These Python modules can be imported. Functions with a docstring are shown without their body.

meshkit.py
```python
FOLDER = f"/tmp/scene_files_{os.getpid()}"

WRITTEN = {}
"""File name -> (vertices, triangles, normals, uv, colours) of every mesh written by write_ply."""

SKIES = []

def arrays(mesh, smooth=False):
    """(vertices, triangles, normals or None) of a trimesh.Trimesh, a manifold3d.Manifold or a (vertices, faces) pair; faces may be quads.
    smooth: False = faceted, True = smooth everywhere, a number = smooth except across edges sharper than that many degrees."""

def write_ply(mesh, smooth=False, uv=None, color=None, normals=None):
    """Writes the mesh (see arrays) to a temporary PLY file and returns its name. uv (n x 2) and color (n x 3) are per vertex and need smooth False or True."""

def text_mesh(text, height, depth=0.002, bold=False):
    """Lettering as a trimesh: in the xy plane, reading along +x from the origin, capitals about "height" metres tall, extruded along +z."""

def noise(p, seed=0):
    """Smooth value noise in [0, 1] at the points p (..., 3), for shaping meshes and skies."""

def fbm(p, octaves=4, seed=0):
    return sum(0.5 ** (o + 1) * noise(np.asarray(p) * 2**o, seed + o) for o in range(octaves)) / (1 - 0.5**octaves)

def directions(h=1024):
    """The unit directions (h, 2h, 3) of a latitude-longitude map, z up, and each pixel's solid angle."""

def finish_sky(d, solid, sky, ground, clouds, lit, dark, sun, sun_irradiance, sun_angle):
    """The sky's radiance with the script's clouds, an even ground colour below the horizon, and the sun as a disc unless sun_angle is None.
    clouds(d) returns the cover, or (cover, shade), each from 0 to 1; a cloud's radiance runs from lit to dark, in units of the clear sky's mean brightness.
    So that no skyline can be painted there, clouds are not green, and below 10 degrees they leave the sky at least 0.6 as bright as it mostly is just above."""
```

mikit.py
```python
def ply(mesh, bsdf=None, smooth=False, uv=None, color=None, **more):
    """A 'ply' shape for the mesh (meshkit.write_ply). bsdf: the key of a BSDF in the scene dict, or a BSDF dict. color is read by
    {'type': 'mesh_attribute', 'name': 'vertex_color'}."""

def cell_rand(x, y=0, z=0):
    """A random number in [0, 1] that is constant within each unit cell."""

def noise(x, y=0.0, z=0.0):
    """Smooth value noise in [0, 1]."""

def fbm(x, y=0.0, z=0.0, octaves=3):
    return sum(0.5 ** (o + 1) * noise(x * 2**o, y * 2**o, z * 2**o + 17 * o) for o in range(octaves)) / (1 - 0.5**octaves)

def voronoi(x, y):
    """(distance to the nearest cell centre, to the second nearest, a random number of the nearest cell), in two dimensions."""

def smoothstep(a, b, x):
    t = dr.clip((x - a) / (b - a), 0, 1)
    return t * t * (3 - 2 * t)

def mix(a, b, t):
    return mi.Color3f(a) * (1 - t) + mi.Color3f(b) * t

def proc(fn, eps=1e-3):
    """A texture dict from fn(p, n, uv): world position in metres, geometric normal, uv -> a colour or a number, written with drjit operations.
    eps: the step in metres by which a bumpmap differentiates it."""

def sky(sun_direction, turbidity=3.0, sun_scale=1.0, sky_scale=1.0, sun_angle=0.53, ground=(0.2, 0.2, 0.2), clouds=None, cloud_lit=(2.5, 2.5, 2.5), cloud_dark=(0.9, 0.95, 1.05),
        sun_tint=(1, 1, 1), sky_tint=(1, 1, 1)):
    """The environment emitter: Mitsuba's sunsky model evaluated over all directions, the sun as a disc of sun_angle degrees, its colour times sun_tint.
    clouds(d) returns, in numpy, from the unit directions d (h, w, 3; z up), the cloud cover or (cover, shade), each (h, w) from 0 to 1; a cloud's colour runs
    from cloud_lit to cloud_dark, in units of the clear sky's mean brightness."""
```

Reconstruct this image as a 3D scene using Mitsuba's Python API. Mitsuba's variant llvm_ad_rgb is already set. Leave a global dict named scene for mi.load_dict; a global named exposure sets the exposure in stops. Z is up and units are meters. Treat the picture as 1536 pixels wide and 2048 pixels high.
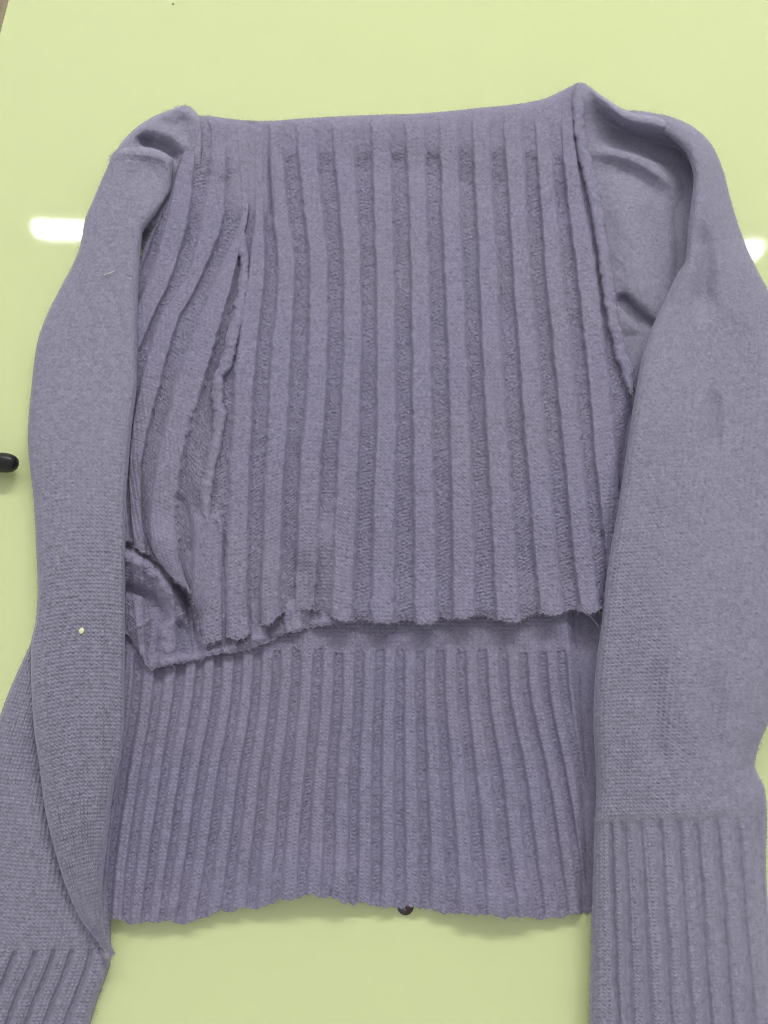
import math
import numpy as np
import trimesh
import mitsuba as mi
import drjit as dr
import mikit, meshkit
from scipy.interpolate import PchipInterpolator

# ------------------------------------------------------------------ camera, light, exposure
T = mi.ScalarTransform4f
TILT, DIST, FPX = math.radians(20.7), 0.62, 1537.0      # hand-held phone, tilted 20 degrees off straight down
CAM = np.array([0.0, -DIST * math.sin(TILT), DIST * math.cos(TILT)])
FWD = np.array([0.0, math.sin(TILT), -math.cos(TILT)])
UPV = np.array([0.0, math.cos(TILT), math.sin(TILT)])
exposure = 0.12
AMBIENT = (0.53, 0.53, 0.54)
LAMP = 92.0

scene, labels = {}, {}
scene['camera'] = {'type': 'thinlens', 'aperture_radius': 0.0016, 'focus_distance': 0.575, 'fov': math.degrees(2 * math.atan(768 / FPX)), 'fov_axis': 'x', 'near_clip': 0.02, 'far_clip': 50.0,
                   'to_world': T().look_at(origin=CAM.tolist(), target=(CAM + FWD).tolist(), up=UPV.tolist())}
scene['room_light'] = {'type': 'constant', 'radiance': {'type': 'rgb', 'value': list(AMBIENT)}}   # soft light of the pale room all round


def P(px, py, z):
    """The point at height z (metres) above the table seen at (px, py) of the 1536 x 2048 photograph."""
    px, py, z = np.broadcast_arrays(np.asarray(px, float), np.asarray(py, float), np.asarray(z, float))
    dx, dy = (px - 768) / FPX, -(py - 1024) / FPX
    d = np.stack([dx, dy * UPV[1] + FWD[1], dy * UPV[2] + FWD[2]], -1)
    t = (z - CAM[2]) / d[..., 2]
    return CAM + d * t[..., None]


def sm(a, b, x):
    t = np.clip((x - a) / (b - a), 0, 1)
    return t * t * (3 - 2 * t)


def n2(x, y, seed=0, octaves=3):
    """Smooth noise in [-1, 1]."""
    x, y = np.broadcast_arrays(np.asarray(x, float), np.asarray(y, float))
    return 2 * meshkit.fbm(np.stack([x, y, np.full_like(x, 3.7 * seed + 0.5)], -1), octaves, seed) - 1


def tag(key, label, cat=None, group=None, kind=None):
    labels[key] = {'label': label}
    if cat: labels[key]['category'] = cat
    if group: labels[key]['group'] = group
    if kind: labels[key]['kind'] = kind


def bent(pts, n=60):
    """A polyline resampled smoothly to n points."""
    pts = np.asarray(pts, float)
    s = np.r_[0, np.cumsum(np.linalg.norm(np.diff(pts, axis=0), axis=1))]
    return PchipInterpolator(s / s[-1], pts)(np.linspace(0, 1, n))


def dist_to(px, py, pts, n=40):
    """Distance (px) of every grid point to a polyline and the place along it (0..1)."""
    q = bent(pts, n)
    best, where = np.full(px.shape, 1e9), np.zeros(px.shape)
    for i in range(n - 1):
        a, b = q[i], q[i + 1]
        d = b - a
        t = np.clip(((px - a[0]) * d[0] + (py - a[1]) * d[1]) / (d @ d), 0, 1)
        r = np.hypot(px - a[0] - t * d[0], py - a[1] - t * d[1])
        hit = r < best
        best, where = np.where(hit, r, best), np.where(hit, (i + t) / (n - 1), where)
    return best, where


def folds(px, py, items):
    """Sum of soft ridges (amp > 0) and valleys (amp < 0), mm: (polyline, amp, width px)."""
    z = np.zeros(px.shape)
    for pts, amp, w in items:
        pts = np.asarray(pts, float)
        m = (px > pts[:, 0].min() - 3 * w) & (px < pts[:, 0].max() + 3 * w) & (py > pts[:, 1].min() - 3 * w) & (py < pts[:, 1].max() + 3 * w)
        if m.any():
            d, s = dist_to(px[m], py[m], pts)
            z[m] += amp * np.exp(-(d / w) ** 2) * (0.0 + sm(0, 0.3, s)) * sm(0, 0.3, 1 - s) if w > 12.5 else amp * np.exp(-(d / w) ** 2)
    return z


# ------------------------------------------------------------------ knitted cloth
def cloth_grid(cols, step):
    """cols: (u, polyline from top to bottom). Returns PX, PY, U, V arrays (nu, nv)."""
    us = np.array([c[0] for c in cols], float)
    length = max(np.linalg.norm(np.diff(np.asarray(c[1], float), axis=0), axis=1).sum() for c in cols)
    nv = int(length / step) + 1
    lines = np.array([bent(c[1], nv) for c in cols])
    span = np.linalg.norm(np.diff(lines, axis=0), axis=2)
    span = 0.55 * span.max(1) + 0.45 * span.mean(1)          # threads spread where the cloth is widest
    nu = int(span.sum() / step) + 1
    uu = np.interp(np.linspace(0, 1, nu), np.r_[0, np.cumsum(span)] / span.sum(), us)
    xy = PchipInterpolator(us, lines, axis=0)(uu)
    V = np.broadcast_to(np.linspace(0, 1, nv)[None, :], (nu, nv))
    U = np.broadcast_to(uu[:, None], (nu, nv))
    return xy[..., 0].copy(), xy[..., 1].copy(), U, V, length


def edge_round(PX, PY, left=0, right=0, top=0, bottom=0, power=2.0):
    """1 inside, falling in a quarter circle to 0 at the cloth's sides (roll radii in px)."""
    def run(a, b):
        return np.sqrt(a * a + b * b)
    f = np.ones(PX.shape)
    du, dv = run(np.diff(PX, axis=0), np.diff(PY, axis=0)), run(np.diff(PX, axis=1), np.diff(PY, axis=1))
    cu = np.vstack([np.zeros((1, PX.shape[1])), np.cumsum(du, 0)])
    cv = np.hstack([np.zeros((PX.shape[0], 1)), np.cumsum(dv, 1)])
    for d, r in ((cu, left), (cu[-1:] - cu, right), (cv, top), (cv[:, -1:] - cv, bottom)):
        if r:
            f = f * np.sqrt(np.maximum(1 - (1 - np.clip(d / r, 0, 1)) ** power, 0))
    return f


def cell(i, j, seed):
    h = (i.astype(np.int64) * 374761393 + j.astype(np.int64) * 668265263 + seed * 144665) & 0xFFFFFFFF
    h = ((h ^ (h >> 13)) * 1274126177) & 0xFFFFFFFF
    return ((h ^ (h >> 16)) & 0xFFFF) / 65535.0


def knit(a, b):
    """Plain knit: columns of V stitches; a counts columns, b counts rows; -> about 0..1, with a pit in each stitch."""
    i, j = np.floor(a), np.floor(b)
    x, y = a - i - 0.5, b - j - 0.5
    wale = np.cos(np.pi * x) ** 0.7
    h = wale * (0.75 + 0.25 * np.cos(2 * np.pi * (b + 0.9 * np.abs(x))))
    pit = np.exp(-(x / 0.22) ** 2 - (y / 0.26) ** 2)
    return h - 0.55 * pit * cell(i, j, 7) + 0.18 * (cell(i, j, 8) - 0.5)


def rough(shape, seed):
    """The brushed nap of the reverse stitches: very short, very uneven relief."""
    return np.random.default_rng(seed).random(shape) * 2 - 1


def purl(a, b):
    """Reverse side: rows of little bumps leaning one way."""
    i, j = np.floor(a), np.floor(b)
    ridge = np.abs(np.cos(np.pi * (b + 0.42 * a)))
    return ridge * (0.75 + 0.25 * np.cos(2 * np.pi * a)) + 0.35 * (cell(i, j, 9) - 0.5)


def mesh_from(PX, PY, Z, drop=5.0, undercut=5.0, sides='lrtb', zmin=0.6):
    """The cloth's upper face plus a turned-under edge (undercut px inwards, drop mm down), so that it has a real thickness."""
    nu, nv = PX.shape
    pos = P(PX, PY, Z / 1000)
    idx = np.arange(nu * nv).reshape(nu, nv)
    a, b, c, d = idx[:-1, :-1], idx[1:, :-1], idx[1:, 1:], idx[:-1, 1:]
    faces = [np.stack([a, d, c, b], -1).reshape(-1, 4)]
    verts = [pos.reshape(-1, 3)]
    count = nu * nv
    cx, cy = PX, PY
    for side in sides:
        if side == 'l': ring, inner, flip = idx[0], idx[min(6, nu - 1)], True
        if side == 'r': ring, inner, flip = idx[-1], idx[max(-7, -nu)], False
        if side == 't': ring, inner, flip = idx[:, 0], idx[:, min(6, nv - 1)], False
        if side == 'b': ring, inner, flip = idx[:, -1], idx[:, max(-7, -nv)], True
        x, y, z = PX.ravel()[ring], PY.ravel()[ring], Z.ravel()[ring]
        ix, iy = PX.ravel()[inner] - x, PY.ravel()[inner] - y
        n = np.maximum(np.hypot(ix, iy), 1e-6)
        ix, iy = ix / n, iy / n
        prev = count + np.arange(len(ring))
        count += len(ring)
        verts.append(pos.reshape(-1, 3)[ring])
        for k, (out, dz) in enumerate(((-0.8, 0.30), (0.3, 0.75), (1.6, 1.0), (5.0, 1.05))):
            zz = np.maximum(z - drop * dz, np.minimum(z, zmin))
            p = P(x + ix * undercut * out * 0.5, y + iy * undercut * out * 0.5, zz / 1000)
            cur = count + np.arange(len(ring))
            count += len(ring)
            verts.append(p)
            q = np.stack([prev[:-1], prev[1:], cur[1:], cur[:-1]], -1)
            faces.append(q if flip else q[:, ::-1])
            prev = cur
    v, f = np.vstack(verts), np.vstack(faces)
    f = np.vstack([f[:, [0, 1, 2]], f[:, [0, 2, 3]]])
    m = trimesh.Trimesh(v, f, process=False)
    # the upper face looks up
    if (np.cross(v[f[0, 1]] - v[f[0, 0]], v[f[0, 2]] - v[f[0, 0]]))[2] < 0:
        m = trimesh.Trimesh(v, f[:, ::-1], process=False)
    return m


def evenness(PX, PY):
    """1 where the cloth is at its full width, 0 where it is gathered to nothing (stitches lie flat there)."""
    g = np.hypot(np.gradient(PX, axis=0), np.gradient(PY, axis=0))
    return np.clip(g / (0.6 * STEP), 0, 1)


FUZZ = []          # (points, normals-ish) collected from the cloth for the loose fibres


def put(key, PX, PY, Z, bsdf, uv=None, fuzz=0.0, **kw):
    scene[key] = mikit.ply(mesh_from(PX, PY, Z, **kw), bsdf, smooth=True)
    if fuzz:
        FUZZ.append((PX, PY, Z, fuzz))


# ------------------------------------------------------------------ materials
def rgb(c):
    return {'type': 'rgb', 'value': list(c)}


def wool_fn(base, other, seed):
    def fn(p, n, uv):
        big = mikit.fbm(p.x * 14 + seed, p.y * 14, p.z * 5, 3)
        fine = mikit.fbm(p.x * 420, p.y * 420 + seed, p.z * 420, 2)
        c = mikit.mix(base, other, mikit.smoothstep(0.35, 0.65, big))
        grain = mikit.noise(p.x * 1300, p.y * 1300, p.z * 1300)
        return c * (0.66 + 0.40 * fine + 0.28 * grain)
    return fn


def wool(key, base, other, seed):
    scene[key] = {'type': 'twosided', 'bsdf': {'type': 'principled', 'base_color': mikit.proc(wool_fn(base, other, seed)), 'roughness': 0.92, 'specular': 0.12,
                                               'sheen': 0.6, 'sheen_tint': 0.4}}


wool('wool_body', (0.252, 0.230, 0.310), (0.244, 0.226, 0.314), 1.0)
wool('wool_sleeve', (0.264, 0.252, 0.326), (0.266, 0.256, 0.328), 5.0)
wool('wool_band', (0.246, 0.225, 0.306), (0.238, 0.221, 0.310), 9.0)
scene['wool_fluff'] = {'type': 'twosided', 'bsdf': {'type': 'diffuse', 'reflectance': rgb((0.34, 0.32, 0.38))}}


def glass_fn(p, n, uv):
    k = mikit.fbm(p.x * 5, p.y * 5, 0.0, 3)
    return mikit.mix((0.670, 0.745, 0.362), (0.69, 0.758, 0.385), k)


scene['green_glass'] = {'type': 'roughplastic', 'distribution': 'beckmann', 'int_ior': 1.5, 'alpha': 0.004, 'nonlinear': False, 'diffuse_reflectance': mikit.proc(glass_fn)}


def wood_fn(p, n, uv):
    g = mikit.fbm(p.x * 120, p.y * 6, p.z * 40, 3)
    return mikit.mix((0.19, 0.145, 0.065), (0.30, 0.24, 0.12), g)


scene['brown_wood'] = {'type': 'roughplastic', 'alpha': 0.15, 'diffuse_reflectance': mikit.proc(wood_fn)}


def floor_fn(p, n, uv):
    return mikit.mix((0.30, 0.28, 0.25), (0.38, 0.36, 0.32), mikit.fbm(p.x * 3, p.y * 3, 0.0, 4))


scene['floor_tile'] = {'type': 'principled', 'base_color': mikit.proc(floor_fn), 'roughness': 0.5}
scene['black_plastic'] = {'type': 'principled', 'base_color': rgb((0.012, 0.012, 0.013)), 'roughness': 0.35, 'specular': 0.4}
scene['brown_bead'] = {'type': 'principled', 'base_color': rgb((0.045, 0.028, 0.018)), 'roughness': 0.3}
scene['white_metal'] = {'type': 'principled', 'base_color': rgb((0.75, 0.75, 0.74)), 'roughness': 0.5}
scene['pale_lint'] = {'type': 'diffuse', 'reflectance': rgb((0.80, 0.79, 0.55))}
scene['white_fibre'] = {'type': 'twosided', 'bsdf': {'type': 'diffuse', 'reflectance': rgb((0.72, 0.70, 0.66))}}

# ------------------------------------------------------------------ floor and table
v = np.array([[-6, -6, -0.75], [6, -6, -0.75], [6, 6, -0.75], [-6, 6, -0.75]], float)
scene['floor'] = mikit.ply((v, np.array([[0, 1, 2], [0, 2, 3]])), 'floor_tile')
tag('floor', 'plain floor under the table', kind='structure')


def rounded_slab(poly, z0, z1, r):
    from shapely.geometry import Polygon
    p = Polygon(poly)
    layers = [(r, z0), (0.0, z0 + r), (0.0, z1 - r), (r * 0.3, z1 - r * 0.3), (r, z1)]
    rings = []
    for inset, z in layers:
        q = np.array(p.buffer(-inset - 0.012).buffer(0.012, quad_segs=6).exterior.coords)[:-1]
        s = np.linspace(0, 1, 160, endpoint=False)
        L = np.r_[0, np.cumsum(np.linalg.norm(np.diff(np.vstack([q, q[:1]]), axis=0), axis=1))]
        qq = np.vstack([q, q[:1]])
        rings.append(np.column_stack([np.interp(s, L / L[-1], qq[:, 0]), np.interp(s, L / L[-1], qq[:, 1]), np.full(160, z)]))
    v = np.vstack(rings + [[rings[0].mean(0)], [rings[-1].mean(0)]])
    f = []
    for k in range(len(rings) - 1):
        for i in range(160):
            j = (i + 1) % 160
            a, b, c, d = k * 160 + i, k * 160 + j, (k + 1) * 160 + j, (k + 1) * 160 + i
            f += [[a, b, c], [a, c, d]]
    n = len(rings) * 160
    for i in range(160):
        j = (i + 1) % 160
        f += [[n, j, i], [n + 1, (len(rings) - 1) * 160 + i, (len(rings) - 1) * 160 + j]]
    m = trimesh.Trimesh(v, f, process=False)
    m.fix_normals()
    return m


e0, e1 = P(16, 0, 0.0), P(0, 62, 0.0)
d = (e0 - e1) / np.linalg.norm(e0 - e1)
far, near = e1 + d * 0.55, e1 - d * 1.0
x_l0, x_l1 = near[0], far[0]
top_poly = [(x_l0, near[1]), (x_l0 + 1.15, near[1]), (x_l1 + 1.15, far[1]), (x_l1, far[1])]
scene['table__glass_top'] = mikit.ply(rounded_slab(top_poly, -0.010, 0.0, 0.0015), 'green_glass', smooth=25)
w = 0.06
trim_poly = [(x_l0 - w, near[1]), (x_l0 - 0.001, near[1]), (x_l1 - 0.001, far[1]), (x_l1 - w, far[1])]
scene['table__edge_trim'] = mikit.ply(rounded_slab(trim_poly, -0.045, -0.002, 0.004), 'brown_wood', smooth=25)
base_poly = [(x_l0 - 0.001 + 0.002, near[1]), (x_l0 + 1.14, near[1]), (x_l1 + 1.14, far[1]), (x_l1 + 0.002, far[1])]
scene['table__base_board'] = mikit.ply(rounded_slab(base_poly, -0.045, -0.0105, 0.004), 'brown_wood', smooth=25)
for k, (sx, sy) in enumerate(((0.06, 0.08), (1.06, 0.08), (0.06, 0.92), (1.06, 0.92))):
    c = np.array([x_l0 + (x_l1 - x_l0) * sy + sx, near[1] + (far[1] - near[1]) * sy])
    leg = trimesh.creation.box([0.06, 0.06, 0.7045])
    leg.apply_translation([c[0], c[1], -0.75 + 0.7045 / 2])
    scene['table__leg' + ('' if k == 0 else f'_{k:03d}')] = mikit.ply(leg, 'brown_wood')
tag('table', 'glossy pale yellow green glass table top reflecting a tube lamp', 'table')
tag('table__edge_trim', 'brown strip along the left edge of the table')

# ------------------------------------------------------------------ the tube lamps that the table top mirrors
H = 2.70


def mirrored(px, py):
    q = P(px, py, 0.0)
    d = q - CAM
    d = d / np.linalg.norm(d)
    d[2] = -d[2]
    return q + d * (H / d[2])


la, lb = mirrored(66, 457), mirrored(1522, 500)
ax = (lb - la) / np.linalg.norm(lb - la)
mid = (la + lb) / 2
for k, (a, b) in enumerate(((la, mid - ax * 0.012), (mid + ax * 0.012, lb))):
    key = 'tube_lamp' + ('' if k == 0 else f'_{k:03d}')
    L, R = np.linalg.norm(b - a), 0.036
    prof = [(0, 0)] + [(R * math.sin(t), R * 0.35 * (1 - math.cos(t))) for t in np.linspace(0.2, math.pi / 2, 6)]
    prof += [(r, L - h) for r, h in prof[::-1]]
    tube = trimesh.creation.revolve(np.array(prof), sections=28)
    M = trimesh.geometry.align_vectors([0, 0, 1], ax)
    M[:3, 3] = a
    tube.apply_transform(M)
    tube.fix_normals()
    scene[key + '__diffuser'] = {**mikit.ply(tube, 'white_metal', smooth=40), 'emitter': {'type': 'area', 'radiance': rgb((LAMP * (0.6, 1.4)[k], LAMP * (0.6, 1.4)[k], LAMP * (0.6, 1.4)[k] * 0.985))}}
    box = trimesh.creation.box([L, 0.05, 0.03])
    box.apply_transform(trimesh.geometry.align_vectors([1, 0, 0], ax))
    box.apply_translation((a + b) / 2 + [0, 0, R + 0.0165])
    scene[key + '__mounting_base'] = mikit.ply(box, 'white_metal')
tag('tube_lamp', 'white tube lamp mirrored in the table left of the sweater', 'lamp', None)
tag('tube_lamp_001', 'white tube lamp mirrored in the table right of the sweater', 'lamp', None)

# ------------------------------------------------------------------ the sweater
STEP = 1.75
WALE, COURSE = 10.0, 8.2        # px of the photograph per stitch


def jag(PX, PY, V, amp, freq=1 / 9.0, seed=3, span=0.04):
    """An uneven lower edge: little lobes of the last row of stitches."""
    k = sm(1 - span, 1, V)
    return PY + k * amp * (0.5 * np.abs(np.sin(np.pi * PX * freq + 3 * n2(PX / 60, 0 * PX, seed))) - 0.25 + 1.1 * n2(PX / 40, 0 * PX, seed + 1, 2) + 0.7 * n2(PX / 16, 0 * PX, seed + 2, 2))


# --- waistband
wb_u = [(-9, [(190, 1215), (182, 1345), (150, 1573), (150, 1700), (150, 1826)]),
        (-8, [(222, 1215), (218, 1345), (190, 1573), (185, 1700), (178, 1828)]),
        (-6.5, [(280, 1215), (276, 1345), (244, 1573), (226, 1700), (216, 1833)]),
        (-4.5, [(366, 1215), (360, 1345), (326, 1573), (308, 1700), (290, 1842)]),
        (-2.5, [(440, 1215), (437, 1345), (401, 1573), (382, 1700), (358, 1840)]),
        (-0.5, [(518, 1215), (515, 1345), (483, 1573), (468, 1700), (452, 1824)]),
        (1.5, [(594, 1215), (592, 1345), (570, 1573), (560, 1700), (553, 1801)]),
        (3, [(658, 1215), (656, 1345), (640, 1573), (632, 1700), (627, 1785)]),
        (4, [(700, 1215), (698, 1345), (686, 1573), (682, 1700), (680, 1800)]),
        (7, [(820, 1215), (820, 1345), (822, 1573), (824, 1700), (825, 1811)]),
        (9, [(900, 1215), (901, 1345), (918, 1573), (927, 1700), (934, 1829)]),
        (11, [(985, 1215), (987, 1345), (1020, 1573), (1036, 1700), (1052, 1834)]),
        (13, [(1064, 1215), (1068, 1345), (1112, 1573), (1132, 1700), (1150, 1828)]),
        (15, [(1140, 1215), (1150, 1345), (1180, 1573), (1200, 1700), (1215, 1824)]),
        (16, [(1225, 1215), (1225, 1345), (1226, 1573), (1235, 1700), (1250, 1822)])]
PX, PY, U, V, L = cloth_grid(wb_u, STEP)
PY = jag(PX, PY, V, 8, 1 / 17, 3, 0.03)
wob = U + 0.05 * n2(PX / 40, PY / 60, 11)
ribs = sm(-0.45, 0.6, np.cos(2 * np.pi * wob) + 0.30)
on = sm(1268, 1335, PY + 14 * n2(PX / 20, 0 * PX, 8))
low = sm(1700, 1800, PY)
a, b = U * 4.0 + 0.12 * n2(PX / 15, PY / 15, 21), V * L / COURSE + 0.25 * n2(PX / 50, PY / 50, 22)
st = np.where((ribs > 0.5) | (on < 0.5), knit(a, b) * 1.45, purl(a, b) * 0.85 + 0.6 * rough(PX.shape, 1) - 0.4)
Z = 7.5 + 1.6 * n2(PX / 170, PY / 140, 5) + on * (3.7 - 1.4 * low) * (ribs - 0.5) + st * (0.75 + 0.25 * n2(PX / 60, PY / 60, 9))
Z += folds(PX, PY, [([(500, 1800), (620, 1760), (740, 1800)], 7, 70), ([(880, 1830), (980, 1815), (1090, 1835)], 6, 70), ([(330, 1850), (300, 1820)], 2, 50),
                    ([(1000, 1600), (1100, 1500)], 1.5, 60), ([(420, 1430), (540, 1480), (640, 1440)], 1.5, 40), ([(590, 1650), (700, 1690), (900, 1660)], -1.5, 45)])
Z += sm(0.985, 1.0, V) * 0.6 * np.abs(np.sin(PX / 5))
Z -= 9.0 * sm(-8, 18, PX - np.interp(PY, [1250, 1345, 1573, 1830], [1138, 1146, 1160, 1160]))
Z = np.maximum(Z, 1.5)
put('sweater__waistband', PX, PY, Z, 'wool_band', drop=3.5, undercut=3, fuzz=0.7)
tag('sweater__waistband', 'narrow ribbed waistband with an uneven scalloped hem')

# --- folded-back hem beneath the front panel, lower left
fh = [(0, [(238, 1078), (240, 1110), (243, 1160), (246, 1215), (250, 1262)]),
      (1, [(268, 1085), (268, 1130), (270, 1190), (276, 1250), (282, 1305)]),
      (2, [(300, 1090), (298, 1150), (298, 1210), (300, 1280), (303, 1336)]),
      (3.2, [(345, 1100), (345, 1160), (350, 1220), (352, 1280), (354, 1324)]),
      (5, [(405, 1120), (410, 1170), (415, 1230), (420, 1280), (424, 1311)]),
      (7, [(480, 1140), (485, 1180), (488, 1230), (490, 1270), (492, 1302)]),
      (9, [(570, 1150), (570, 1180), (572, 1210), (573, 1240), (575, 1266)]),
      (11, [(660, 1160), (660, 1180), (661, 1205), (662, 1230), (663, 1247)]),
      (13, [(740, 1160), (740, 1180), (741, 1200), (742, 1220), (743, 1236)])]
PX, PY, U, V, L = cloth_grid(fh, STEP)
PY = jag(PX, PY, V, 6, 1 / 13, 31, 0.08)
a, b = U * 4.5, V * L / COURSE
ribs = sm(-0.3, 0.4, np.cos(2 * np.pi * (U * 0.62 + 0.25 + 0.08 * n2(PX / 30, PY / 40, 4))))
st = np.where(ribs > 0.5, knit(a, b), purl(a, b) * 1.2 + 0.5 * rough(PX.shape, 4) - 0.3)
Z = 12 + 2.6 * (ribs - 0.5) + st * 0.8 + 1.5 * n2(PX / 50, PY / 50, 14)
Z += folds(PX, PY, [([(150, 1096), (250, 1112), (300, 1136), (345, 1180), (385, 1250), (440, 1380)], 9, 20), ([(150, 1060), (250, 1082), (310, 1110), (372, 1180), (400, 1290), (420, 1400)], -15, 19),
                    ([(150, 1180), (245, 1178), (285, 1188), (312, 1212), (322, 1240)], -11, 12.4), ([(304, 1200), (308, 1250), (306, 1300)], -9, 9), ([(331, 1225), (334, 1330)], 3.5, 14),
                    ([(262, 1215), (280, 1290)], 3, 16), ([(362, 1250), (374, 1300)], -8, 9), ([(262, 1262), (300, 1240)], 1.8, 5), ([(450, 1290), (470, 1240)], -4, 10), ([(540, 1270), (560, 1230)], -4, 9), ([(620, 1250), (640, 1215)], -4, 9),
                    ([(303, 1331), (424, 1306), (575, 1260), (700, 1238)], 3.2, 9)])
Z += 1.4 * n2(PX / 12, PY / 12, 15, 2)
Z -= 12 * sm(1212, 1172, PY) * sm(440, 500, PX)
Z = np.maximum(Z, 2.5)
put('sweater__folded_hem', PX, PY, Z, 'wool_body', drop=3.5, undercut=3, fuzz=0.8)
tag('sweater__folded_hem', 'crumpled hem folded under the lower left of the ribbed front')

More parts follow.
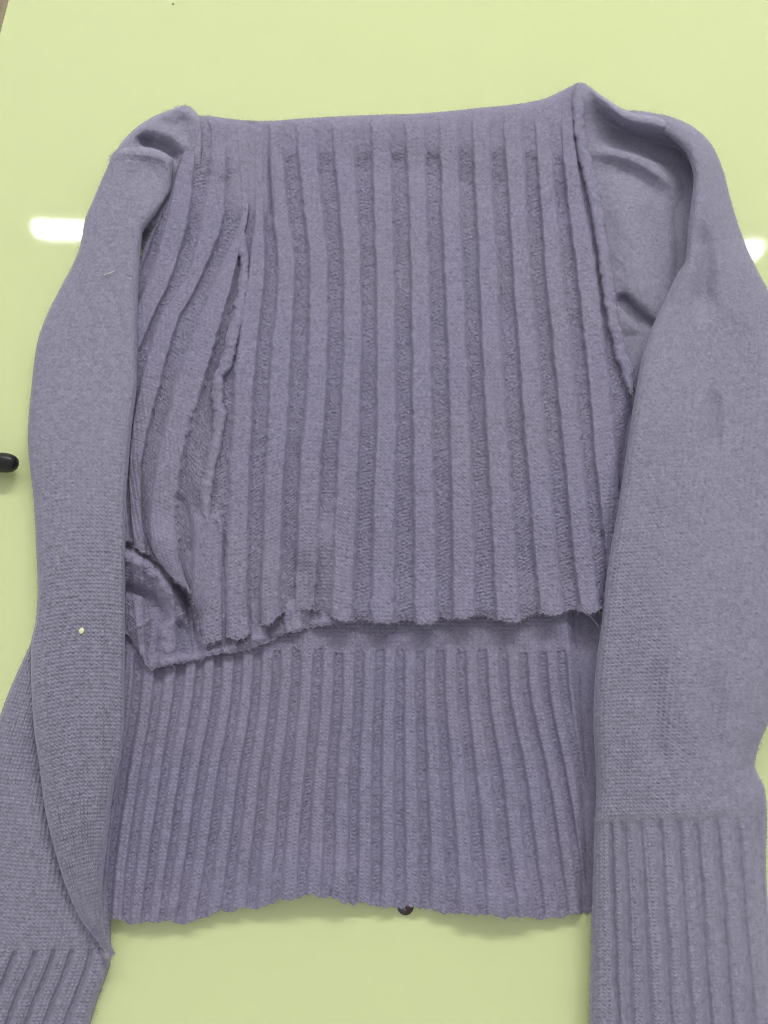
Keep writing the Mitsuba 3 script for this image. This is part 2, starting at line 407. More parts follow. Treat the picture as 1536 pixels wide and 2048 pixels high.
# --- front panel with the slanting side ribs
fp = [(-4.0, [(384, 236), (377, 262), (371, 290), (352, 345), (338, 395), (314, 445), (288, 500), (258, 600), (230, 750), (228, 900), (236, 1000), (243, 1068)]),
      (-3.27, [(388, 235), (379, 265), (371, 298), (354, 345), (341, 414), (322, 480), (302, 545), (280, 600), (262, 650), (244, 720), (236, 800), (238, 950), (246, 1072)]),
      (-2.73, [(400, 233), (396, 270), (390, 320), (380, 414), (347, 545), (298, 650), (266, 740), (256, 830), (250, 950), (254, 1020), (258, 1082)]),
      (-2.27, [(414, 233), (424, 270), (424, 320), (408, 414), (379, 545), (315, 650), (279, 780), (262, 880), (258, 950), (262, 1030), (270, 1092)]),
      (-1.73, [(450, 238), (452, 270), (452, 320), (449, 414), (406, 545), (354, 650), (317, 780), (291, 880), (280, 950), (282, 1030), (292, 1104)]),
      (-1.27, [(474, 241), (478, 300), (485, 414), (440, 545), (397, 650), (350, 780), (327, 880), (313, 932), (300, 1030), (304, 1090), (342, 1150)]),
      (-0.73, [(495, 243), (497, 300), (497, 400), (468, 545), (440, 650), (402, 780), (372, 880), (364, 932), (351, 1030), (354, 1095), (383, 1185)]),
      (-0.5, [(505, 244), (505, 300), (503, 400), (486, 500), (481, 545), (463, 650), (433, 780), (428, 880), (424, 932), (408, 1005), (414, 1090), (412, 1200), (410, 1290)]),
      (-0.27, [(512, 244), (510, 300), (511, 414), (498, 530), (480, 650), (467, 780), (464, 880), (460, 932), (456, 1070), (450, 1193), (452, 1276)]),
      (0, [(520, 244), (518, 300), (518, 414), (513, 545), (494, 700), (484, 850), (480, 932), (477, 1070), (475, 1193), (478, 1272)]),
      (1, [(547, 243), (550, 300), (559, 414), (572, 545), (562, 700), (555, 850), (549, 932), (545, 1070), (540, 1193), (542, 1244)]),
      (2, [(612, 238), (615, 300), (625, 414), (638, 545), (636, 700), (628, 850), (621, 932), (615, 1070), (612, 1150), (610, 1212)]),
      (3, [(685, 234), (688, 300), (697, 414), (704, 545), (705, 700), (700, 850), (695, 932), (690, 1070), (684, 1193), (682, 1234)]),
      (4, [(760, 231), (763, 300), (767, 414), (770, 545), (772, 700), (772, 850), (770, 932), (767, 1070), (765, 1193), (764, 1243)]),
      (5, [(830, 229), (832, 300), (835, 414), (840, 545), (842, 700), (845, 850), (847, 932), (850, 1070), (851, 1193), (852, 1240)]),
      (6, [(895, 224), (897, 300), (902, 414), (907, 545), (914, 700), (919, 850), (921, 932), (925, 1070), (927, 1193), (928, 1233)]),
      (7, [(962, 217), (964, 300), (970, 414), (976, 545), (983, 700), (992, 850), (998, 932), (1006, 1070), (1013, 1193), (1016, 1242)]),
      (8, [(1025, 211), (1027, 300), (1035, 414), (1044, 545), (1056, 700), (1068, 850), (1076, 932), (1088, 1070), (1099, 1193), (1102, 1224)]),
      (9, [(1082, 201), (1089, 300), (1098, 414), (1108, 545), (1125, 700), (1140, 850), (1150, 932), (1163, 1070), (1177, 1193), (1180, 1222)]),
      (10, [(1134, 178), (1139, 300), (1152, 414), (1172, 545), (1190, 700), (1204, 850), (1210, 932), (1227, 1070), (1240, 1193), (1245, 1212)]),
      (10.7, [(1156, 168), (1166, 270), (1184, 355), (1204, 430), (1220, 520), (1234, 620), (1252, 730), (1272, 830), (1285, 1000), (1290, 1100), (1292, 1205)])]
PX, PY, U, V, L = cloth_grid(fp, STEP)
PY = jag(PX, PY, V, 6, 1 / 12, 41, 0.02)
PY += sm(0.985, 1, V) * 4 * np.cos(2 * np.pi * U)


def front_base(px, py):
    z = 16.0 + 2.2 * n2(px / 190, py / 170, 51, 2) - 5.0 * sm(470, 260, px) * sm(420, 520, py)
    z += folds(px, py, [([(1090, 400), (1150, 420)], -3, 45), ([(640, 350), (800, 330), (960, 370), (1080, 390)], -2.6, 38), ([(560, 290), (800, 270), (1080, 270)], 2.0, 40),
                        ([(430, 290), (470, 350)], 3, 40), ([(594, 1085), (604, 1150), (612, 1320)], -8, 24), ([(664, 1100), (666, 1320)], 3, 24), ([(550, 1090), (540, 1340)], 3.5, 26),
                        ([(372, 1005), (390, 1050), (395, 1150), (398, 1280)], 3.5, 13), ([(430, 1050), (444, 1120), (448, 1270)], -3.0, 8), ([(362, 1000), (378, 1045), (384, 1100)], -3.5, 8),
                        ([(300, 1020), (330, 1100), (410, 1240)], 10, 32), ([(262, 900), (262, 1075)], -3, 20), ([(700, 600), (780, 800)], 1.6, 70), ([(960, 640), (1000, 900)], 1.4, 80),
                        ([(415, 420), (360, 560), (300, 700)], 1.5, 22), ([(391, 400), (372, 500), (318, 640), (280, 730)], -2.0, 14), ([(530, 260), (536, 330), (545, 430)], -2.2, 9),
                        ([(1150, 410), (1172, 470), (1190, 560)], 1.5, 18)])
    z += 4.0 * sm(1130, 1235, py) * sm(640, 700, px)
    edge = np.interp(py, [760, 850, 950, 1076, 1200], [1262, 1238, 1222, 1200, 1196])
    z -= 9 * sm(-6, 26, px - edge) * sm(740, 840, py)
    return z


wob = U + 0.035 * n2(PX / 30, PY / 70, 61) + 0.03 * n2(PX / 14, PY / 14, 62, 2)
c = np.cos(2 * np.pi * wob)
ribs = sm(-0.30, 0.30, c + 0.17)
fade = sm(225, 265, PY) * (1 - 0.88 * sm(-1.9, -1.4, U) * sm(0.75, 0.45, U) * sm(455, 395, PY)) * (1 - 0.5 * sm(330, 300, PY + 22 * n2(U * 1.7, 0 * U, 66)))
fade = fade * (1 - 0.8 * np.exp(-((PX - 655) / 34) ** 2 - ((PY - 1065) / 45) ** 2))
ribs = np.maximum(ribs, sm(34, 25, np.abs(PX - 416 + 8 * sm(1060, 1000, PY))) * sm(1010, 1050, PY))
depth = (5.2 + 1.4 * sm(-0.9, -0.2, U)) * (0.85 + 0.4 * n2(PX / 70, PY / 130, 63)) * fade
across = np.vstack([np.zeros((1, PX.shape[1])), np.cumsum(np.hypot(np.diff(PX, axis=0), np.diff(PY, axis=0)), 0)])
across -= across[int(np.argmin(np.abs(U[:, 0])))][None]
a, b = across / 9.5 + 0.15 * n2(PX / 16, PY / 16, 64), V * L / COURSE + 0.3 * n2(PX / 50, PY / 50, 65)
soft = 0.45 + 0.55 * sm(700, 1150, PY + 60 * n2(PX / 80, PY / 80, 67))          # the stitches are felted flat higher up
st = np.where(ribs > 0.45, (knit(a, b) * 1.5 + 0.16 * rough(PX.shape, 3)) * (0.35 + 0.65 * soft), (purl(a, b) * (0.15 + 0.95 * soft) + 0.64 * rough(PX.shape, 2) - 0.5) * np.clip(fade * 1.3, 0.1, 1)) * evenness(PX, PY)
roll = edge_round(PX, PY, top=26, right=9, left=8)
Z = front_base(PX, PY) + depth * (ribs - 0.6) + st * 0.85 + 0.35 * n2(PX / 8, PY / 8, 68, 2)
Z += sm(0.975, 0.998, V) * (1.8 * np.maximum(np.cos(2 * np.pi * U), 0) + 0.8 * n2(PX / 6, PY / 6, 69))
Z = 8 + (Z - 8) * (0.25 + 0.75 * roll)
Z = np.maximum(Z, 5.0)
put('sweater__front_panel', PX, PY, Z, 'wool_body', drop=4.0, undercut=4, fuzz=1.0)
tag('sweater__front_panel', 'wide ribbed front with ribs running down to a raw curling hem')


# --- the two raised seams
def seam(key, pts, width, height, lift, seed, lump=0.5, sink=0.0):
    q = bent(pts, 400)
    t = np.gradient(q, axis=0)
    t /= np.linalg.norm(t, axis=1, keepdims=True)
    nrm = np.stack([t[:, 1], -t[:, 0]], 1)
    s = np.linspace(0, 1, 400)
    arc = np.cumsum(np.r_[0, np.linalg.norm(np.diff(q, axis=0), axis=1)])
    w = width * (1 + lump * n2(arc / 24, 0 * arc, seed) + 0.16 * n2(arc / 8, 0 * arc, seed + 1)) * np.sqrt(np.clip(np.minimum(s, 1 - s) * 18, 0, 1))
    side = 0.35 * width * n2(arc / 22, 0 * arc, seed + 4)
    k = np.linspace(-1, 1, 15)
    PX = q[None, :, 0] + nrm[None, :, 0] * (k[:, None] * w[None] + side[None])
    PY = q[None, :, 1] + nrm[None, :, 1] * (k[:, None] * w[None] + side[None])
    h = height * (1 + lump * (0.9 * n2(arc / 24, 0 * arc, seed + 2) + 0.35 * n2(arc / 8, 0 * arc, seed + 6)))
    Z = front_base(PX, PY) + lift - sink * (0.5 + 0.5 * sm(400, 520, PY)) + h[None] * np.sqrt(np.clip(1 - k[:, None] ** 2, 0, 1)) + 0.9 * n2(PX / 6, PY / 6, seed + 3)
    put(key, PX, PY, Z, 'wool_body', drop=4, undercut=1.5, fuzz=1.5, sides='lr')


seam('sweater__seam', [(489, 470), (487, 500), (491, 530), (488, 570), (482, 610), (471, 650), (463, 690), (452, 730), (436, 755), (436, 790), (441, 825), (436, 865), (429, 905), (424, 940), (415, 970), (411, 1010), (418, 1050)], 10.5, 5.0, 0.0, 71, 0.42, 1.2)
tag('sweater__seam', 'lumpy raised seam running down the left of the ribbed front')
seam('sweater__seam_001', [(1152, 172), (1158, 250), (1166, 300), (1180, 360), (1194, 425), (1206, 500), (1217, 580), (1229, 650), (1240, 700), (1252, 740), (1261, 785)], 11, 4.5, 0.8, 81, 0.18)
tag('sweater__seam_001', 'smooth raised seam along the right edge of the ribbed front')

# --- inside of the left shoulder
ls = [(0, [(352, 216), (316, 230), (278, 253), (243, 288), (222, 330), (205, 420)]),
      (1, [(365, 212), (338, 236), (304, 268), (272, 304), (256, 360), (246, 450)]),
      (2, [(376, 214), (360, 245), (340, 285), (318, 330), (304, 400), (290, 500)]),
      (3, [(388, 222), (384, 260), (376, 300), (364, 350), (346, 420), (318, 520)]),
      (3.6, [(396, 232), (402, 270), (400, 320), (388, 370), (368, 440), (330, 530)])]
PX, PY, U, V, L = cloth_grid(ls, STEP)
a, b = U * 5.5, V * L / COURSE
Z = 18 + 1.5 * n2(PX / 30, PY / 30, 91) + 0.35 * knit(a, b) + 0.7 * n2(PX / 9, PY / 9, 92)
Z += folds(PX, PY, [([(352, 228), (372, 262), (376, 290)], -4.0, 13), ([(258, 274), (300, 288), (350, 314), (362, 345)], -15, 18), ([(262, 262), (305, 262), (345, 285)], 3.0, 14), ([(310, 236), (350, 252)], -2.0, 10)])
Z -= 9 * sm(300, 360, PY) + 12 * sm(440, 490, PY)
rim = edge_round(PX, PY, left=16, top=14)
Z = 2 + (np.maximum(Z, 1.2) - 2) * (0.3 + 0.7 * rim)
put('sweater__shoulder_lining', PX, PY, np.maximum(Z, 1.0), 'wool_sleeve', drop=4, undercut=4, fuzz=1.2)
tag('sweater__shoulder_lining', 'rumpled inside of the left shoulder in deep shade')

# --- inside of the right shoulder
rs = [(0, [(1146, 176), (1150, 250), (1160, 320), (1175, 400), (1195, 480), (1215, 560), (1232, 640), (1250, 720), (1258, 790)]),
      (1, [(1164, 167), (1180, 250), (1200, 315), (1216, 400), (1230, 480), (1245, 560), (1256, 635), (1268, 720), (1274, 800)]),
      (2, [(1200, 190), (1230, 260), (1250, 320), (1264, 400), (1276, 480), (1284, 560), (1288, 640), (1290, 720), (1290, 810)]),
      (3, [(1258, 224), (1285, 280), (1305, 335), (1318, 400), (1328, 480), (1330, 560), (1326, 650), (1322, 730), (1318, 810)]),
      (4, [(1322, 234), (1345, 285), (1362, 340), (1372, 400), (1378, 480), (1378, 560), (1372, 650), (1366, 730), (1360, 810)]),
      (5, [(1378, 263), (1392, 300), (1412, 350), (1420, 400), (1424, 480), (1424, 560), (1420, 650), (1414, 730), (1408, 810)]),
      (5.6, [(1404, 284), (1414, 320), (1428, 370), (1446, 420), (1450, 500), (1450, 580), (1450, 660), (1448, 740), (1444, 810)])]
PX, PY, U, V, L = cloth_grid(rs, STEP)
Z = 10 + 1.2 * n2(PX / 40, PY / 40, 95) + 0.6 * n2(PX / 10, PY / 10, 96, 2)
Z += (8 + 18 * sm(1.2, 2.6, U) * sm(5.2, 3.6, U)) * (1 - sm(0.03, 0.12, V)) - 5
Z += folds(PX, PY, [([(1150, 318), (1200, 305), (1250, 312), (1300, 335), (1345, 370), (1362, 395)], 7.5, 15), ([(1170, 262), (1250, 268), (1330, 305), (1385, 370), (1392, 500)], -7, 26),
                    ([(1190, 345), (1250, 350), (1310, 385), (1350, 425)], -4, 14), ([(1225, 330), (1272, 480), (1300, 680)], 10, 48), ([(1246, 604), (1270, 628), (1310, 662)], -15, 12.4), ([(1350, 380), (1372, 500), (1350, 620)], -9, 22)])
Z -= 7 * sm(640, 700, PY)
rim = edge_round(PX, PY, top=14)
Z = 6 + (Z - 6) * (0.4 + 0.6 * rim)
put('sweater__shoulder_lining_001', PX, PY, np.maximum(Z, 1.0), 'wool_sleeve', drop=9, undercut=5, fuzz=1.2)
tag('sweater__shoulder_lining_001', 'brushed inside of the right shoulder with a curved inner seam roll')

# --- left sleeve: lower half coming out from behind, then the upper half laid over the front
ll = [(0, [(90, 1240), (62, 1292), (40, 1338), (16, 1394), (-8, 1462), (-60, 1600), (-110, 1750), (-135, 1880), (-165, 2040), (-180, 2140)]),
      (3, [(120, 1240), (110, 1310), (95, 1390), (70, 1480), (40, 1600), (15, 1740), (-2, 1870), (-50, 2000), (-95, 2140)]),
      (5, [(140, 1240), (140, 1320), (132, 1420), (118, 1520), (104, 1640), (92, 1760), (75, 1888), (28, 2010), (-20, 2140)]),
      (7, [(170, 1240), (175, 1340), (175, 1440), (172, 1560), (168, 1680), (160, 1790), (146, 1892), (98, 2025), (60, 2140)]),
      (9, [(196, 1240), (205, 1340), (210, 1460), (214, 1580), (216, 1700), (219, 1800), (220, 1906), (190, 2010), (150, 2140)])]
PX, PY, U, V, L = cloth_grid(ll, STEP)
a, b = U * 4.0 + 0.12 * n2(PX / 15, PY / 15, 101), V * L / COURSE + 0.25 * n2(PX / 50, PY / 50, 102)
cuff_line = 0.715
cuff = sm(cuff_line - 0.012, cuff_line + 0.03, V + 0.01 * n2(PX / 14, 0 * PX, 129))
ribs = 1 - np.exp(-((((U - 5.0) * 1.0 + 0.5 + 0.05 * n2(PX / 20, PY / 40, 103)) % 1 - 0.5) / 0.17) ** 2)
Z = 3 + 8 * edge_round(PX, PY, left=70, right=34) + 1.5 * n2(PX / 60, PY / 90, 104)
Z += np.where((cuff > 0.5) & (ribs < 0.4), 0, knit(a, b)) * 1.6 + cuff * 3.2 * (ribs - 0.9)
Z += folds(PX, PY, [([(100, 1330), (88, 1480), (110, 1640), (150, 1800), (190, 1880)], -5, 22), ([(30, 1560), (60, 1700), (110, 1830)], 2.5, 30), ([(216, 1905), (205, 1965), (180, 2048)], 2, 12)])
Z = np.maximum(Z, 1.5)
cut = int(cuff_line * (PX.shape[1] - 1))
part = slice(0, cut + 1)
PXl, PYl, Zl = PX, PY, Z
put('sweater__sleeve', PX[:, :cut + 1], PY[:, :cut + 1], Z[:, :cut + 1], 'wool_sleeve', drop=6, undercut=5, fuzz=0.9, sides='lrt')
put('sweater__sleeve__cuff', PX[:, cut:], PY[:, cut:], Z[:, cut:], 'wool_sleeve', drop=6, undercut=5, fuzz=0.9, sides='lrb')
tag('sweater__sleeve', 'left sleeve, plain knit, folded back on itself towards its cuff')
tag('sweater__sleeve__cuff', 'ribbed cuff of the left sleeve at the lower left corner')

lu = [(0, [(222, 318), (204, 360), (188, 400), (172, 440), (163, 490), (152, 520), (122, 578), (96, 630), (76, 690), (65, 780), (58, 870), (62, 930), (70, 1000), (75, 1100), (78, 1180), (74, 1240), (64, 1292), (64, 1345), (68, 1437), (80, 1528), (92, 1619), (114, 1710), (141, 1792), (169, 1847), (200, 1886), (215, 1908)]),
      (1, [(234, 302), (220, 360), (208, 420), (200, 500), (168, 590), (140, 660), (118, 760), (108, 860), (108, 960), (114, 1060), (120, 1160), (116, 1260), (110, 1345), (114, 1440), (122, 1530), (132, 1620), (146, 1710), (164, 1790), (182, 1845), (205, 1886), (216, 1908)]),
      (2, [(262, 294), (248, 370), (236, 440), (228, 520), (210, 600), (190, 680), (172, 780), (162, 880), (160, 980), (162, 1080), (166, 1180), (162, 1280), (158, 1360), (160, 1450), (166, 1540), (168, 1620), (172, 1710), (182, 1790), (194, 1845), (209, 1886), (217, 1908)]),
      (3, [(298, 297), (282, 370), (266, 450), (254, 530), (244, 610), (232, 700), (222, 800), (212, 890), (208, 990), (208, 1090), (210, 1190), (208, 1290), (206, 1370), (206, 1460), (206, 1540), (200, 1620), (194, 1710), (195, 1790), (201, 1845), (212, 1886), (218, 1908)]),
      (3.6, [(322, 304), (308, 370), (288, 440), (272, 510), (262, 600), (255, 700), (250, 790), (240, 880), (232, 980), (230, 1080), (230, 1180), (229, 1290), (228, 1370), (226, 1450), (222, 1520), (212, 1620), (203, 1710), (200, 1780), (203, 1838), (213, 1884), (218, 1908)]),
      (4, [(344, 318), (342, 375), (312, 425), (283, 470), (277, 540), (273, 640), (272, 760), (262, 850), (255, 930), (250, 1000), (249, 1100), (248, 1300), (247, 1437), (241, 1505), (223, 1596), (210, 1710), (203, 1778), (205, 1838), (214, 1882), (219, 1908)])]
PX, PY, U, V, L = cloth_grid(lu, STEP)
a, b = U * 5.0 + 0.12 * n2(PX / 15, PY / 15, 111), V * L / COURSE + 0.25 * n2(PX / 50, PY / 50, 112)
soft = 0.4 + 0.75 * sm(700, 1350, PY + 120 * n2(PX / 60, PY / 90, 113))
Z = 17 + 9 * edge_round(PX, PY, left=60, right=22, top=16)  + 1.6 * n2(PX / 80, PY / 120, 114)
Z -= 3 * sm(1600, 1900, PY)
Z += knit(a, b) * 1.7 * soft * evenness(PX, PY) + 0.4 * evenness(PX, PY) * n2(PX / 9, PY / 9, 115, 2)
Z += folds(PX, PY, [([(250, 318), (300, 335), (340, 400), (318, 440)], -5.0, 22), ([(236, 340), (290, 365), (325, 430)], -3, 18), ([(240, 300), (330, 312)], 2.5, 12),
                    ([(162, 500), (150, 545), (170, 620)], -1.5, 16), ([(215, 560), (240, 640), (262, 760)], -1.0, 6), ([(70, 1270), (85, 1400), (110, 1560)], 1.5, 22), ([(150, 1780), (200, 1880)], 2, 14)])
scene['sweater__sleeve__upper_arm'] = mikit.ply(mesh_from(PX, PY, np.maximum(Z, 4), drop=13, undercut=6), 'wool_sleeve', smooth=True)
FUZZ.append((PX, PY, Z, 1.0))
tag('sweater__sleeve__upper_arm', 'upper half of the left sleeve lying along the ribbed front')

# --- right sleeve and cuff
ru = [(0, [(1262, 240), (1310, 258), (1350, 282), (1378, 315), (1388, 360), (1383, 410), (1377, 460), (1372, 520), (1358, 545), (1341, 578), (1303, 662), (1283, 720), (1267, 816), (1254, 901), (1235, 1028), (1216, 1140), (1204, 1250), (1192, 1345), (1188, 1437), (1194, 1573), (1190, 1665), (1185, 1847), (1180, 2048), (1178, 2140)]),
      (0.8, [(1262, 236), (1314, 250), (1358, 272), (1390, 305), (1402, 360), (1400, 420), (1396, 480), (1390, 540), (1374, 590), (1350, 660), (1330, 740), (1314, 830), (1298, 930), (1280, 1040), (1262, 1150), (1250, 1250), (1240, 1345), (1234, 1440), (1234, 1550), (1231, 1640), (1236, 1850), (1240, 2048), (1241, 2140)]),
      (2, [(1262, 232), (1318, 243), (1364, 263), (1400, 297), (1418, 360), (1422, 420), (1424, 480), (1424, 560), (1414, 640), (1398, 720), (1382, 800), (1366, 900), (1350, 1000), (1336, 1100), (1324, 1200), (1314, 1300), (1306, 1400), (1300, 1500), (1292, 1640), (1300, 1760), (1310, 1900), (1320, 2048), (1324, 2140)]),
      (3.2, [(1262, 229), (1320, 238), (1370, 258), (1410, 292), (1430, 345), (1440, 405), (1450, 470), (1462, 550), (1470, 640), (1468, 720), (1458, 800), (1448, 900), (1436, 1000), (1426, 1100), (1416, 1200), (1406, 1300), (1396, 1400), (1386, 1500), (1374, 1640), (1384, 1760), (1398, 1900), (1412, 2048), (1418, 2140)]),
      (4.4, [(1262, 226), (1322, 234), (1374, 254), (1416, 290), (1440, 342), (1454, 398), (1468, 450), (1488, 515), (1524, 600), (1544, 700), (1548, 800), (1542, 900), (1534, 1000), (1524, 1100), (1514, 1200), (1502, 1300), (1488, 1400), (1470, 1500), (1455, 1640), (1470, 1760), (1484, 1900), (1496, 2048), (1500, 2140)]),
      (5.2, [(1262, 223), (1324, 231), (1376, 250), (1420, 288), (1444, 340), (1459, 398), (1474, 448), (1497, 508), (1544, 600), (1590, 700), (1606, 800), (1604, 900), (1598, 1000), (1590, 1100), (1580, 1200), (1562, 1320), (1540, 1430), (1512, 1505), (1508, 1530), (1528, 1580), (1532, 1640), (1530, 1720), (1542, 1900), (1556, 2048), (1562, 2140)])]
PX, PY, U, V, L = cloth_grid(ru, STEP)
cuff_y = 1634
cuff = sm(cuff_y - 8, cuff_y + 28, PY + 8 * n2(PX / 14, 0 * PX, 128))
a, b = U * 6.6 + 0.12 * n2(PX / 15, PY / 15, 121), V * L / COURSE + 0.25 * n2(PX / 50, PY / 50, 122)
soft = 0.35 + 0.55 * sm(650, 1250, PY + 80 * n2(PX / 60, PY / 90, 123)) * sm(1500, 1250, PX)
kx = PX - (PY - 1665) * np.interp(PX, [1190, 1240, 1520], [0.0, 0.035, 0.085])
g = np.full(PX.shape, 1e3)
for gx in (1223, 1246, 1280, 1319, 1356, 1392, 1433, 1474, 1515):
    g = np.minimum(g, np.abs(kx - gx - 2.5 * n2(PY / 40, 0 * PY + gx, 124)) / (4.5 if gx < 1240 else 8.0))
groove = np.exp(-g ** 2)
Z = 6 + 12 * edge_round(PX, PY, right=75) + 13 * edge_round(PX, PY, left=34, top=90) + 1.8 * n2(PX / 90, PY / 140, 125)
Z -= 6 * sm(1250, 1700, PY)
Z += knit(a, b) * 1.7 * soft * evenness(PX, PY) * (1 - cuff * groove) + 0.4 * n2(PX / 9, PY / 9, 126, 2) - cuff * 3.3 * groove
Z += folds(PX, PY, [([(1270, 236), (1340, 258), (1384, 295), (1396, 350), (1392, 430), (1384, 520), (1330, 640)], 8, 44), ([(1402, 430), (1410, 520), (1406, 600), (1398, 650)], -9.5, 20), ([(1450, 470), (1480, 560), (1480, 680)], 3, 36), ([(1424, 770), (1430, 860), (1426, 920)], -5.5, 14),
                    ([(1440, 620), (1480, 760), (1470, 950), (1480, 1150)], -3, 30), ([(1400, 700), (1385, 900), (1395, 1100)], 2.5, 28), ([(1318, 1300), (1312, 1420), (1330, 1570)], -5.5, 20), ([(1270, 1380), (1265, 1560)], 1.5, 22),
                    ([(1380, 1250), (1375, 1400), (1385, 1520)], 3, 26), ([(1440, 1300), (1430, 1420), (1425, 1540)], -4.5, 20), ([(1230, 1260), (1212, 1400), (1216, 1600)], 1.5, 14)])
Z = np.maximum(Z, 3)
cut = int(np.argmin(np.abs(PY[PX.shape[0] // 2] - cuff_y)))
put('sweater__sleeve_001', PX[:, :cut + 1], PY[:, :cut + 1], Z[:, :cut + 1], 'wool_sleeve', drop=24, undercut=5, fuzz=1.0, sides='lrt')
put('sweater__sleeve_001__cuff', PX[:, cut:], PY[:, cut:], Z[:, cut:], 'wool_sleeve', drop=9, undercut=5, fuzz=1.0, sides='lrb')
tag('sweater__sleeve_001', 'right sleeve, plain knit with soft lengthwise folds')
tag('sweater__sleeve_001__cuff', 'ribbed cuff of the right sleeve')

tag('sweater', 'lavender grey ribbed knit sweater laid on the glossy green table with both sleeves down', 'sweater')

# ------------------------------------------------------------------ small things
# black rounded pen end at the left edge
c0, c1 = P(16, 926, 0.013), P(-290, 902, 0.013)
axp = (c1 - c0) / np.linalg.norm(c1 - c0)
R, L = 0.0080, np.linalg.norm(c1 - c0)
prof = [(0, -0.008)] + [(R * math.sin(t) ** 0.9, -0.008 * math.cos(t) + 0.008 * (1 - math.cos(t)) ** 2 * 0.4) for t in np.linspace(0.2, math.pi / 2, 9)]
cap = prof + [(R, 0.045), (R * 0.93, 0.046), (0, 0.046)]
body = [(0, 0.0465), (R * 0.9, 0.0465), (R * 0.9, L - 0.004), (R * 0.7, L), (0, L)]
for nm, pr in (('cap', cap), ('barrel', body)):
    m = trimesh.creation.revolve(np.array(pr), sections=32)
    M = trimesh.geometry.align_vectors([0, 0, 1], axp)
    M[:3, 3] = c0
    m.apply_transform(M)
    m.fix_normals()
    scene['pen__' + nm] = mikit.ply(m, 'black_plastic', smooth=35)
tag('pen', 'black rounded tip poking in at the left edge beside the left sleeve', 'pen')

# dark bead peeping out under the waistband
m = trimesh.creation.icosphere(4, 1.0)
m.apply_scale([0.0056, 0.0056, 0.0013])
m.apply_translation(P(811, 1812, 0.0014))
m.vertices += 0.0002 * (n2(m.vertices[:, 0] * 300, m.vertices[:, 1] * 300, 131)[:, None])
scene['bead'] = mikit.ply(m, 'brown_bead', smooth=True)
tag('bead', 'small dark brown bead peeping out under the middle of the sweater hem', 'bead')

m = trimesh.creation.icosphere(3, 1.0)
m.apply_scale([0.0011, 0.0009, 0.0006])
m.apply_translation(P(346, 8, 0.0006))
scene['crumb'] = mikit.ply(m, 'brown_bead', smooth=True)
tag('crumb', 'tiny dark crumb on the bare table near the top of the picture', 'crumb')

m = trimesh.creation.icosphere(3, 1.0)
m.vertices *= (1 + 0.35 * n2(m.vertices[:, 0] * 2, m.vertices[:, 1] * 2 + m.vertices[:, 2], 133))[:, None]
m.apply_scale([0.0018, 0.0024, 0.0012])
m.apply_translation(P(163, 1262, 0.0275))
scene['lint'] = mikit.ply(m, 'pale_lint', smooth=True)
tag('lint', 'pale yellow speck of lint on the left sleeve', 'lint')


def strand(key, pts, r, bsdf):
    q = bent(pts, 24)
    ring = np.linspace(0, 2 * np.pi, 7)[:-1]
    t = np.gradient(q, axis=0)
    t /= np.linalg.norm(t, axis=1, keepdims=True)
    u = np.cross(t, [0, 0, 1.0])
    u /= np.linalg.norm(u, axis=1, keepdims=True)
    w = np.cross(u, t)
    v = (q[:, None] + r * (np.cos(ring)[None, :, None] * u[:, None] + np.sin(ring)[None, :, None] * w[:, None])).reshape(-1, 3)
    f = [[i * 6 + j, i * 6 + (j + 1) % 6, (i + 1) * 6 + (j + 1) % 6, (i + 1) * 6 + j] for i in range(23) for j in range(6)]
    scene[key] = mikit.ply((v, np.array(f)), bsdf, smooth=True)


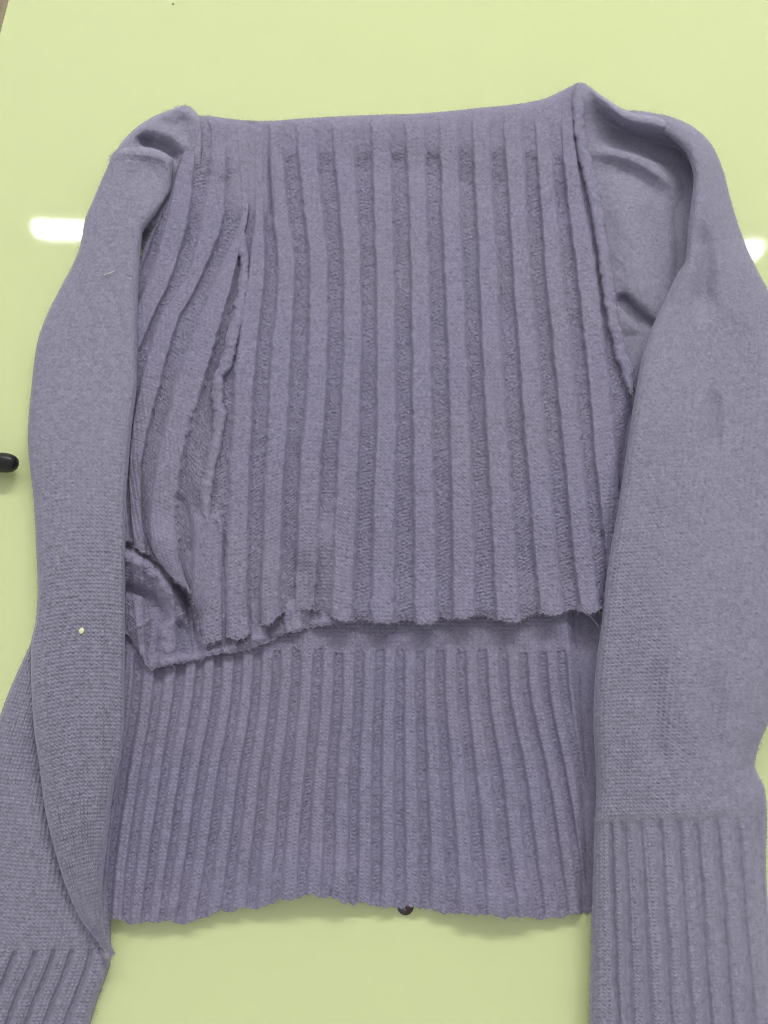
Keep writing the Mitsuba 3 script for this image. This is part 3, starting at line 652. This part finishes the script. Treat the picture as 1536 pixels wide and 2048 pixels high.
strand('fibre', [P(208, 551, 0.0275), P(214, 547, 0.0285), P(221, 545, 0.0285), P(230, 542, 0.0275)], 0.00042, 'white_fibre')
tag('fibre', 'short white fibre lying near the top of the left sleeve', 'fibre')
strand('sweater__loose_thread', [P(1166, 1216, 0.016), P(1180, 1232, 0.017), P(1192, 1246, 0.013), P(1198, 1256, 0.011)], 0.00045, 'wool_fluff')

# ------------------------------------------------------------------ loose fibres standing off the wool
rng = np.random.default_rng(5)
weights = np.array([g[0].size * g[3] for g in FUZZ], float)
count = 90000
vs, fs, at = [], [], 0
for (PX, PY, Z, k), n in zip(FUZZ, (count * weights / weights.sum()).astype(int)):
    i, j = rng.integers(0, PX.shape[0], n), rng.integers(0, PX.shape[1], n)
    edge, which = rng.random(n) < 0.3, rng.integers(0, 4, n)
    i = np.where(edge & (which == 0), rng.integers(0, 3, n), np.where(edge & (which == 1), PX.shape[0] - 1 - rng.integers(0, 3, n), i))
    j = np.where(edge & (which == 2), rng.integers(0, 3, n), np.where(edge & (which == 3), PX.shape[1] - 1 - rng.integers(0, 3, n), j))
    p = P(PX[i, j], PY[i, j], Z[i, j] / 1000 - 0.0002)
    ang, ln = rng.random(n) * 2 * np.pi, rng.uniform(0.0015, 0.0048, n)
    lift = rng.uniform(0.1, 0.75, n)
    d = np.stack([np.cos(ang) * np.cos(lift), np.sin(ang) * np.cos(lift), np.sin(lift)], 1)
    side = np.stack([-np.sin(ang), np.cos(ang), 0 * ang], 1)
    bend = side * rng.uniform(-0.5, 0.5, n)[:, None] - np.array([0, 0, 0.35])
    w = side * 0.00007
    pts = [p + (d * t + bend * t * t) * ln[:, None] for t in (0, 0.4, 0.75, 1.0)]
    rows = np.stack([q for t, q0 in zip((1, 0.9, 0.7, 0.3), pts) for q in (q0 - w * t, q0 + w * t)], 1)
    vs.append(rows.reshape(-1, 3))
    base = at + np.arange(n)[:, None] * 8
    for q in range(3):
        o = q * 2
        fs += [np.hstack([base + o, base + o + 1, base + o + 3]), np.hstack([base + o, base + o + 3, base + o + 2])]
    at += n * 8
scene['sweater__fuzz'] = mikit.ply((np.vstack(vs), np.vstack(fs)), 'wool_fluff')
labels['sweater__fuzz'] = {'label': 'fine loose fibres of the brushed wool', 'kind': 'stuff'}
print('triangles', sum(len(meshkit.WRITTEN[d['filename']][1]) for d in scene.values() if d.get('type') == 'ply'))
